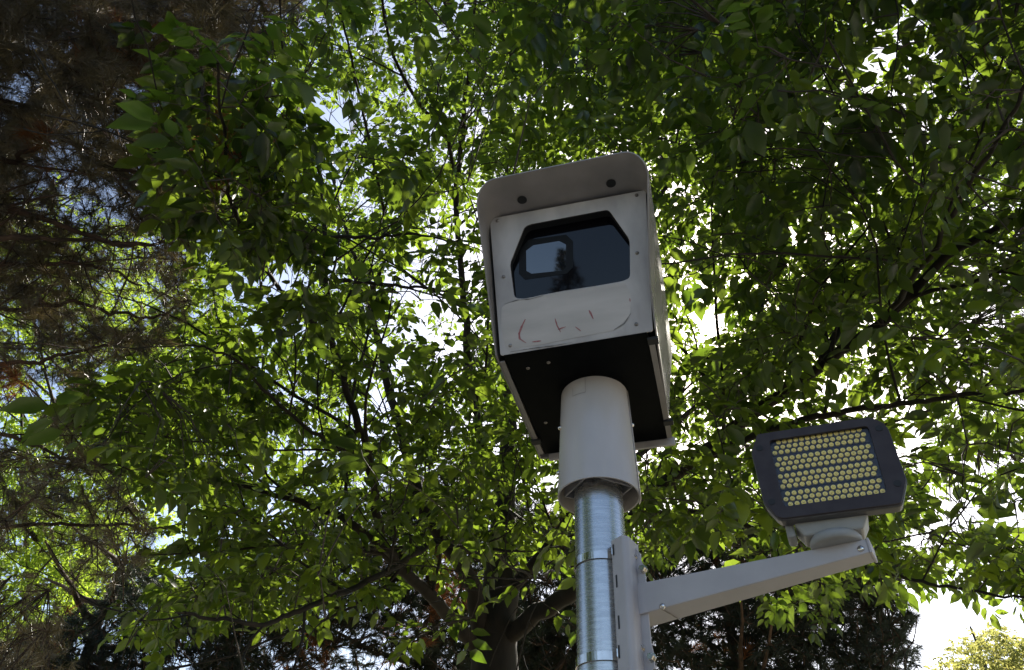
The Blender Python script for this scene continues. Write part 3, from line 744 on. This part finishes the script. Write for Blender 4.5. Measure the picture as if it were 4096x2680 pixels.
# sprays on the ends of the fine branches as well as through the crown
ends = np.concatenate([p[3:] for p, r in subsub]); ends = ends[crown_density(ends) > rg2.random(len(ends))]
N_NEAR, N_MID, N_FAR = 190, 3400, 9400
Qn = sample_crown(N_NEAR, 2.9, 3.9, rg2, clump=.9); Qm = sample_crown(N_MID, 3.9, 7.2, rg2, clump=1.); Qf = sample_crown(N_FAR, 7.2, 12.5, rg2, clump=.9)
def crown_patch(n, dlo, dhi, box, seed, thr=.36):
    Q = sample_region(n*2, dlo, dhi, lambda x, y: 1+0*x, rg2, box, clump=(.6, .25), thr=thr, seed=seed); return Q[crown_density(Q) > .35][:n]
Qr = crown_patch(230, 3.1, 4.6, (1700, -250, 2600, 1120), 71); Ql_ = crown_patch(130, 3.3, 4.3, (430, 90, 680, 560), 73); Qc = crown_patch(160, 4.2, 5.5, (500, 850, 1250, 1400), 75)
Qt = crown_patch(90, 3.6, 5.0, (700, -250, 1700, 200), 77)
Qh = sample_region(75, 4.0, 5.0, lambda x, y: np.exp(-((y-np.interp(x, [2110, 2240, 2400], [1290, 1255, 1330]))/48)**2), rg2, (2120, 1180, 2600, 1420), clump=(.5, .25), thr=.3, seed=79)
Qk = sample_region(10, 4.6, 6.0, lambda x, y: 1+0*x, rg2, (1040, 1300, 1300, 1440), clump=(.5, .25), thr=.3, seed=81)
Qs = sample_region(5, 4.6, 5.0, lambda x, y: 1+0*x, rg2, (950, 1470, 1030, 1510), clump=(.5, .25), thr=.0, seed=83)
Qa = np.concatenate([Qn, Qm, ends, Qf, Qr, Ql_, Qc, Qt, Qh, Qk, Qs])
paths, heads = grow(np.concatenate([p for p, r in allb]), Qa, rg2, .10)
o, st, nl = build_leaves('crown', Qa, heads, M_leaf, tree, .104, rg2, nodes=4, tilt=.38)
tw = [(s_, np.linspace(.0022, .001, s_.shape[0])) for s_ in st[::1]]
tubes('branchlets', [q for q in subs+subsub], 6, M_bark, tree)
tubes('twigs', paths+tw, 3, M_twig, tree)
print('leaves', nl, 'ends', len(ends), 'paths', len(paths))

# ---- pines: tufts of long needles at the ends of rough twigs
def tuft(rng, n, Ln, wd, spread=1.15, back=.12):
    s_ = rng.random(n); org = np.stack([-back*s_, np.zeros(n), np.zeros(n)], 1)
    a = rng.uniform(0, 2*math.pi, n); th = spread*np.sqrt(rng.random(n))*(.5+.6*s_)
    d = np.stack([np.cos(th), np.sin(th)*np.cos(a), np.sin(th)*np.sin(a)], 1); L_ = Ln*rng.uniform(.7, 1.1, n)
    r = rng.normal(0, 1, (n, 3)); y = np.cross(d, r); y /= np.linalg.norm(y, axis=1)[:, None]
    tip = org+d*L_[:, None]; tip[:, 2] -= .12*L_
    return np.stack([org-y*wd/2, org+y*wd/2, tip], 1)
def build_needles(name, pos, heads, mat, parent, rng, n=60, Ln=.12, wd=.0028, tilt=.45, up=.0, nt=8, spread=1.15):
    T = [tuft(rng, n, Ln, wd, spread) for _ in range(nt)]; which = rng.integers(0, nt, len(pos)); R = rots(len(pos), rng, tilt, heads); sc_ = rng.uniform(.75, 1.2, len(pos)); VV, TN = [], []
    for i in range(nt):
        idx = np.where(which == i)[0]
        if not len(idx): continue
        w_ = np.einsum('nij,lvj->nlvi', R[idx], T[i])*sc_[idx][:, None, None, None]+pos[idx][:, None, None, :]
        VV.append(w_.reshape(-1, 3, 3)); TN.append(np.repeat(rng.random(len(idx)), n*3))
    V = np.concatenate(VV); k = len(V)
    return np_mesh(name, V.reshape(-1, 3), [(3, np.arange(k*3).reshape(-1, 3))], mat, parent, np.concatenate(TN))
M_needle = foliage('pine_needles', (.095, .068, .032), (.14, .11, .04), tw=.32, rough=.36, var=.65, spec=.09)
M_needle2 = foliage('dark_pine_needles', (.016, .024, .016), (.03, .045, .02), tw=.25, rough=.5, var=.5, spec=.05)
M_deadn = foliage('dead_pine_needles', (.20, .075, .03), (.28, .11, .035), tw=.35, rough=.6, var=.4, spec=.02)
M_pbark = noisy('pine_bark', (.030, .018, .013), (.11, .065, .045), (.8, .95), (8, 8, 5), detail=9, bump=.8)
def pine(label, group, base, height, r0, branches, tufts, heads_c, rng, n=60, Ln=.12, wd=.0028, mat=None, dead=None, twig_r=.004, maxd=1.8, top=None):
    t = thing('pine_tree', label, 'tree', tuple(base), group)
    tr_ = spline([base, base+Z3*height*.5+np.array([.1, 0, 0]), base+Z3*height], 16)
    tubes('trunk', [(wobble(tr_, .03, 5), np.linspace(r0, .03, len(tr_)))], 14, M_pbark, t)
    for b in branches: tubes('branch', [b], 8, M_pbark, t)
    paths, hd = grow(np.concatenate([p for p, r in branches]+[tr_]), tufts, rng, -.06, tuple(np.array([2., 1.6, 1.3, 1.])*twig_r), maxd)
    tubes('twigs', paths, 3, M_pbark, t)
    build_needles('needles', tufts, hd, mat or M_needle, t, rng, n=n, Ln=Ln, wd=wd)
    if dead is not None and len(dead): build_needles('dead_needles', dead, rng.uniform(0, 6.28, len(dead)), M_deadn, t, rng, n=n, Ln=Ln, wd=wd)
    return t
rp = np.random.default_rng(5)
def poly(c, r0, r1, seed, amp=.02):
    pts = wobble(spline([P(*q) for q in c], 8*len(c)), amp, seed); return pts, np.linspace(r0, r1, len(pts))
pb = [poly(c, r, .006, 40+i) for i, (c, r) in enumerate([
    ([(-420,120,5.6),(-150,190,5.2),(0,242,5.0),(100,300,4.9),(250,368,4.8),(380,450,4.7),(470,520,4.7)], .030),
    ([(-420,-20,5.8),(0,100,5.2),(220,150,5.0),(400,240,4.9),(520,330,4.9)], .025),
    ([(-420,420,5.4),(0,482,5.0),(120,520,4.9),(300,572,4.8),(420,560,4.8)], .026),
    ([(-420,520,5.2),(0,547,4.7),(120,560,4.6),(340,576,4.5)], .022),
    ([(-420,600,5.4),(0,615,5.0),(200,612,4.9),(330,660,4.9)], .018),
    ([(-420,800,5.5),(0,850,5.2),(150,820,5.1),(300,790,5.1)], .018),
    ([(-420,1200,6.0),(0,1225,5.7),(250,1215,5.6),(420,1240,5.6)], .016),
    ([(-420,300,5.6),(0,372,5.2),(60,350,5.1),(250,215,4.9),(330,120,4.9)], .02),
    ([(-420,-200,6.0),(0,-20,5.5),(250,40,5.3),(480,60,5.2),(690,20,5.2)], .02),
    ([(200,-150,5.6),(420,-10,5.3),(560,100,5.2),(650,200,5.2)], .016),
    ([(-420,1000,5.8),(0,1010,5.5),(140,1060,5.4),(300,1090,5.4)], .015),
    ([(-420,680,5.5),(0,720,5.2),(180,700,5.1),(330,740,5.0),(440,700,5.0)], .016)])]
for p_, r_ in list(pb):
    for q in spawn(p_, r_, .25, .95, .5, (.4, 1.0), up=-.05, frac=.5): pb.append(q)
def pine_dens(x, y):
    e = np.interp(y, [-300, 0, 60, 150, 300, 500, 700, 800, 860, 950, 1100, 1300, 1400, 1700], [740, 740, 700, 560, 480, 480, 470, 430, 240, 200, 300, 420, 200, 150])
    st = np.interp(y, [-300, 600, 800, 900, 1180, 1260, 1480, 1700], [1, 1, .85, .5, .45, .22, .22, .5])
    D_ = np.clip((e-x)/60, 0, 1)*st
    for hx, hy, sx, sy in ((520, 610, 50, 50), (40, 200, 30, 40), (310, 215, 40, 25), (500, 240, 40, 25), (100, 900, 60, 60), (20, 1130, 60, 40)):
        D_ = D_*(1-.9*np.exp(-(((x-hx)/sx)**2+((y-hy)/sy)**2)))
    return D_
tf = sample_region(6200, 4.0, 7.0, pine_dens, rp, (-260, -260, 760, 1700), thr=.38)
def around(px, py, d, n, s, rng): return P(px, py, d)+rng.normal(0, s, (n, 3))
dead = np.concatenate([around(x, y, d, k, .07, rp) for x, y, d, k in ((275, 75, 4.6, 4), (370, 105, 4.6, 5), (400, 130, 4.6, 6), (350, 175, 4.6, 5), (430, 345, 4.0, 7), (470, 250, 4.1, 4), (575, 375, 3.7, 9), (590, 320, 3.7, 5), (400, 300, 4.2, 4), (25, 890, 4.8, 9), (80, 330, 4.8, 3), (540, 10, 5, 5), (120, 350, 4.8, 3))])
pbase = P(-480, 900, 6.0); pbase[2] = 0
pine('tall long-needled pine at the left with rusty dead needle clusters and sweeping branches', 'pines around the lamp pole', pbase, 13, .24, pb, tf, None, rp, n=84, Ln=.12, wd=.0023, dead=dead, maxd=.7, twig_r=.0024)
# darker pines further back, below the ash crown
def dens_a(x, y): return np.clip((y-np.interp(x, [300, 500, 700, 900, 1100, 1250, 1360], [1420, 1330, 1180, 1090, 1040, 1150, 1210]))/50, 0, 1)*np.clip((x-380)/80, 0, 1)*(1-.9*np.exp(-(((x-1235)/70)**2+((y-1300)/50)**2)))*(1-.8*np.exp(-(((x-700)/50)**2+((y-1300)/50)**2)))
def dens_b(x, y): return np.clip((y-np.interp(x, [1200, 1400, 1500, 1700, 1900, 2040, 2100, 2130, 2150, 2180], [1260, 1240, 1190, 1160, 1170, 1190, 1280, 1340, 1420, 1560]))/40, 0, 1)*np.clip((np.interp(y, [1150, 1230, 1300, 1380, 1430, 1475, 1520, 1600], [2020, 2075, 2125, 2095, 2150, 2120, 2170, 2110])-x)/25, 0, 1)*(1-.75*np.exp(-(((x-2070)/35)**2+((y-1420)/22)**2)))
def dens_c(x, y): return np.clip((y-np.interp(x, [-200, 0, 200, 330, 420, 560], [1500, 1480, 1390, 1280, 1330, 1450]))/40, 0, 1)
def whorl(base, h, rng, zlo, reach, k=26, d0=None):
    out = []
    for i in range(k):
        z = zlo+(h-zlo)*i/k; a = rng.uniform(0, 6.28); R_ = reach*(1-.75*(z-zlo)/(h-zlo))*rng.uniform(.7, 1.1); p = base+Z3*z
        d = np.array([math.cos(a), math.sin(a), .1]); pts = np.array([p+d*R_*t+Z3*(.25*R_*t*t-.1*t) for t in np.linspace(0, 1, 7)]); out.append((wobble(pts, .05, i), np.linspace(.05, .012, 7)))
    return out
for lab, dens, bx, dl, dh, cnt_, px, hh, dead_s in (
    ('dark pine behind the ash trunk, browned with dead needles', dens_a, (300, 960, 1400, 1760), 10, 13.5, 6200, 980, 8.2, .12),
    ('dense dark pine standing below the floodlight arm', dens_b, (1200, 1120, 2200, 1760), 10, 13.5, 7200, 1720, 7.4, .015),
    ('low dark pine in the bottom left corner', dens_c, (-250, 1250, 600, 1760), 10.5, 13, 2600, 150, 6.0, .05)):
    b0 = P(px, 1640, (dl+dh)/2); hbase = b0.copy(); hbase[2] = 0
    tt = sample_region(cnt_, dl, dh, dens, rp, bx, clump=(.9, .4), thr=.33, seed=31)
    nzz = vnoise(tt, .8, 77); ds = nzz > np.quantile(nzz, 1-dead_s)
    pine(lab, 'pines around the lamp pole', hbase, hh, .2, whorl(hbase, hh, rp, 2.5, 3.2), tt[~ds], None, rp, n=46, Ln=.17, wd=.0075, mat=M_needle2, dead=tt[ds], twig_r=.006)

# ---- feathery locust tree far behind on the left, yellow-green tree far right
def far_leaf_tree(name, label, base, h, r0, Q, mat, leafL, nodes, rng, nt=6, group=None):
    t = thing(name, label, 'tree', tuple(base), group)
    tr_ = spline([base, base+Z3*h*.5+np.array([.15, .1, 0]), base+Z3*h], 14); tubes('trunk', [(tr_, np.linspace(r0, .03, len(tr_)))], 12, M_bark, t)
    br_ = []
    for k in range(26):
        z = h*rng.uniform(.2, .95); a = rng.uniform(0, 6.28); c = Q[rng.integers(len(Q))]; p = base+Z3*z; c = c+(p-c)*.15
        m_ = (p+c)/2-Z3*.2; br_.append((wobble(spline([p, m_, c], 10), .04, k), None))
    br_ = [(p, np.linspace(r0*.25, .008, len(p))) for p, _ in br_]
    tubes('limb', br_, 6, M_bark, t)
    build_leaves('crown', Q, None, mat, t, leafL, rng, nodes=nodes, tilt=.5, nt=nt); return t
M_loc = foliage('locust_leaf', (.05, .075, .014), (.36, .50, .045), tw=.62, rough=.5, var=.3, spec=.02)
M_yel = foliage('yellowing_leaf', (.11, .14, .04), (.38, .42, .10), tw=.5, rough=.5, var=.3, spec=.02, hue=(.52, .47, .13))
rl_ = np.random.default_rng(9)
def dens_l(x, y):
    e = np.interp(y, [380, 500, 650, 800, 950, 1150, 1250, 1300, 1400, 1500, 1700], [250, 330, 440, 440, 460, 470, 470, 420, 260, 160, 100])
    return np.clip((e-x)/30, 0, 1)*np.clip((y-440)/120, 0, 1)
Ql = sample_region(6000, 13, 18, dens_l, rl_, (-300, 360, 520, 1720), clump=(1.3, .55), thr=.42, seed=51)
lb = P(120, 1500, 16); lb[2] = 0
far_leaf_tree('locust_tree', 'feathery bright yellow-green tree glowing in the sun behind the left pine', lb, 12.5, .22, Ql, M_loc, .085, 7, rl_)
def dens_y(x, y): return np.clip((y-np.interp(x, [2120, 2170, 2220, 2260, 2300, 2350, 2420, 2600], [1600, 1530, 1490, 1480, 1440, 1470, 1475, 1440]))/18, 0, 1)
Qy = sample_region(2600, 26, 31, dens_y, rl_, (2120, 1420, 2560, 1720), clump=(1.2, .6), thr=.3, seed=61)
yb = P(2330, 1660, 28.5); yb[2] = 0
far_leaf_tree('maple_tree', 'small distant yellow-green tree against the white sky at the bottom right corner', yb, float(Qy[:, 2].max())-.4, .2, Qy, M_yel, .14, 5, rl_)
# a young pine across the road behind the viewer, mirrored in the camera's lens window
bb = np.array([-9.6, -20.5, 0]); rr_ = np.random.default_rng(14); k_ = 900
zz = rr_.uniform(3.0, 10.9, k_); aa = rr_.uniform(0, 6.28, k_); rad_ = (11.3-zz)*.36*np.sqrt(rr_.random(k_))
qq = bb+np.stack([np.cos(aa)*rad_, np.sin(aa)*rad_, zz], 1)
pine('young pine across the road, seen mirrored in the lens window of the traffic camera', None, bb, 10.9, .15, whorl(bb, 10.5, rr_, 3.0, 2.4, 22), qq, None, rr_, n=40, Ln=.22, wd=.012, mat=M_needle2, twig_r=.006)

# unseen trees added beside the viewer to shade the metal and darken its reflections
for k, (x_, y_, h_, R_, lab) in enumerate(((-6.5, -1.5, 8.5, 3.2, 'unseen round-crowned tree added beside the road, mirrored dark in the left side of the pole'),
                                           (8.5, -4.5, 8.0, 3.0, 'unseen round-crowned tree added beside the road, mirrored dark in the right side of the pole'))):
    r_ = np.random.default_rng(90+k); v = r_.normal(0, 1, (1500, 3)); v /= np.linalg.norm(v, axis=1)[:, None]
    Q = np.array([x_, y_, h_*.62])+v*(r_.random((1500, 1))**.4)*np.array([R_, R_, h_*.36]); Q = Q[(Q[:, 2] > 2.2) & (np.hypot(Q[:, 0], Q[:, 1]) > 3.0)]
    far_leaf_tree('added_tree', lab, np.array([x_, y_, 0.]), h_*.9, .18, Q, M_leaf, .20, 4, r_, group='unseen trees added beside the viewer')
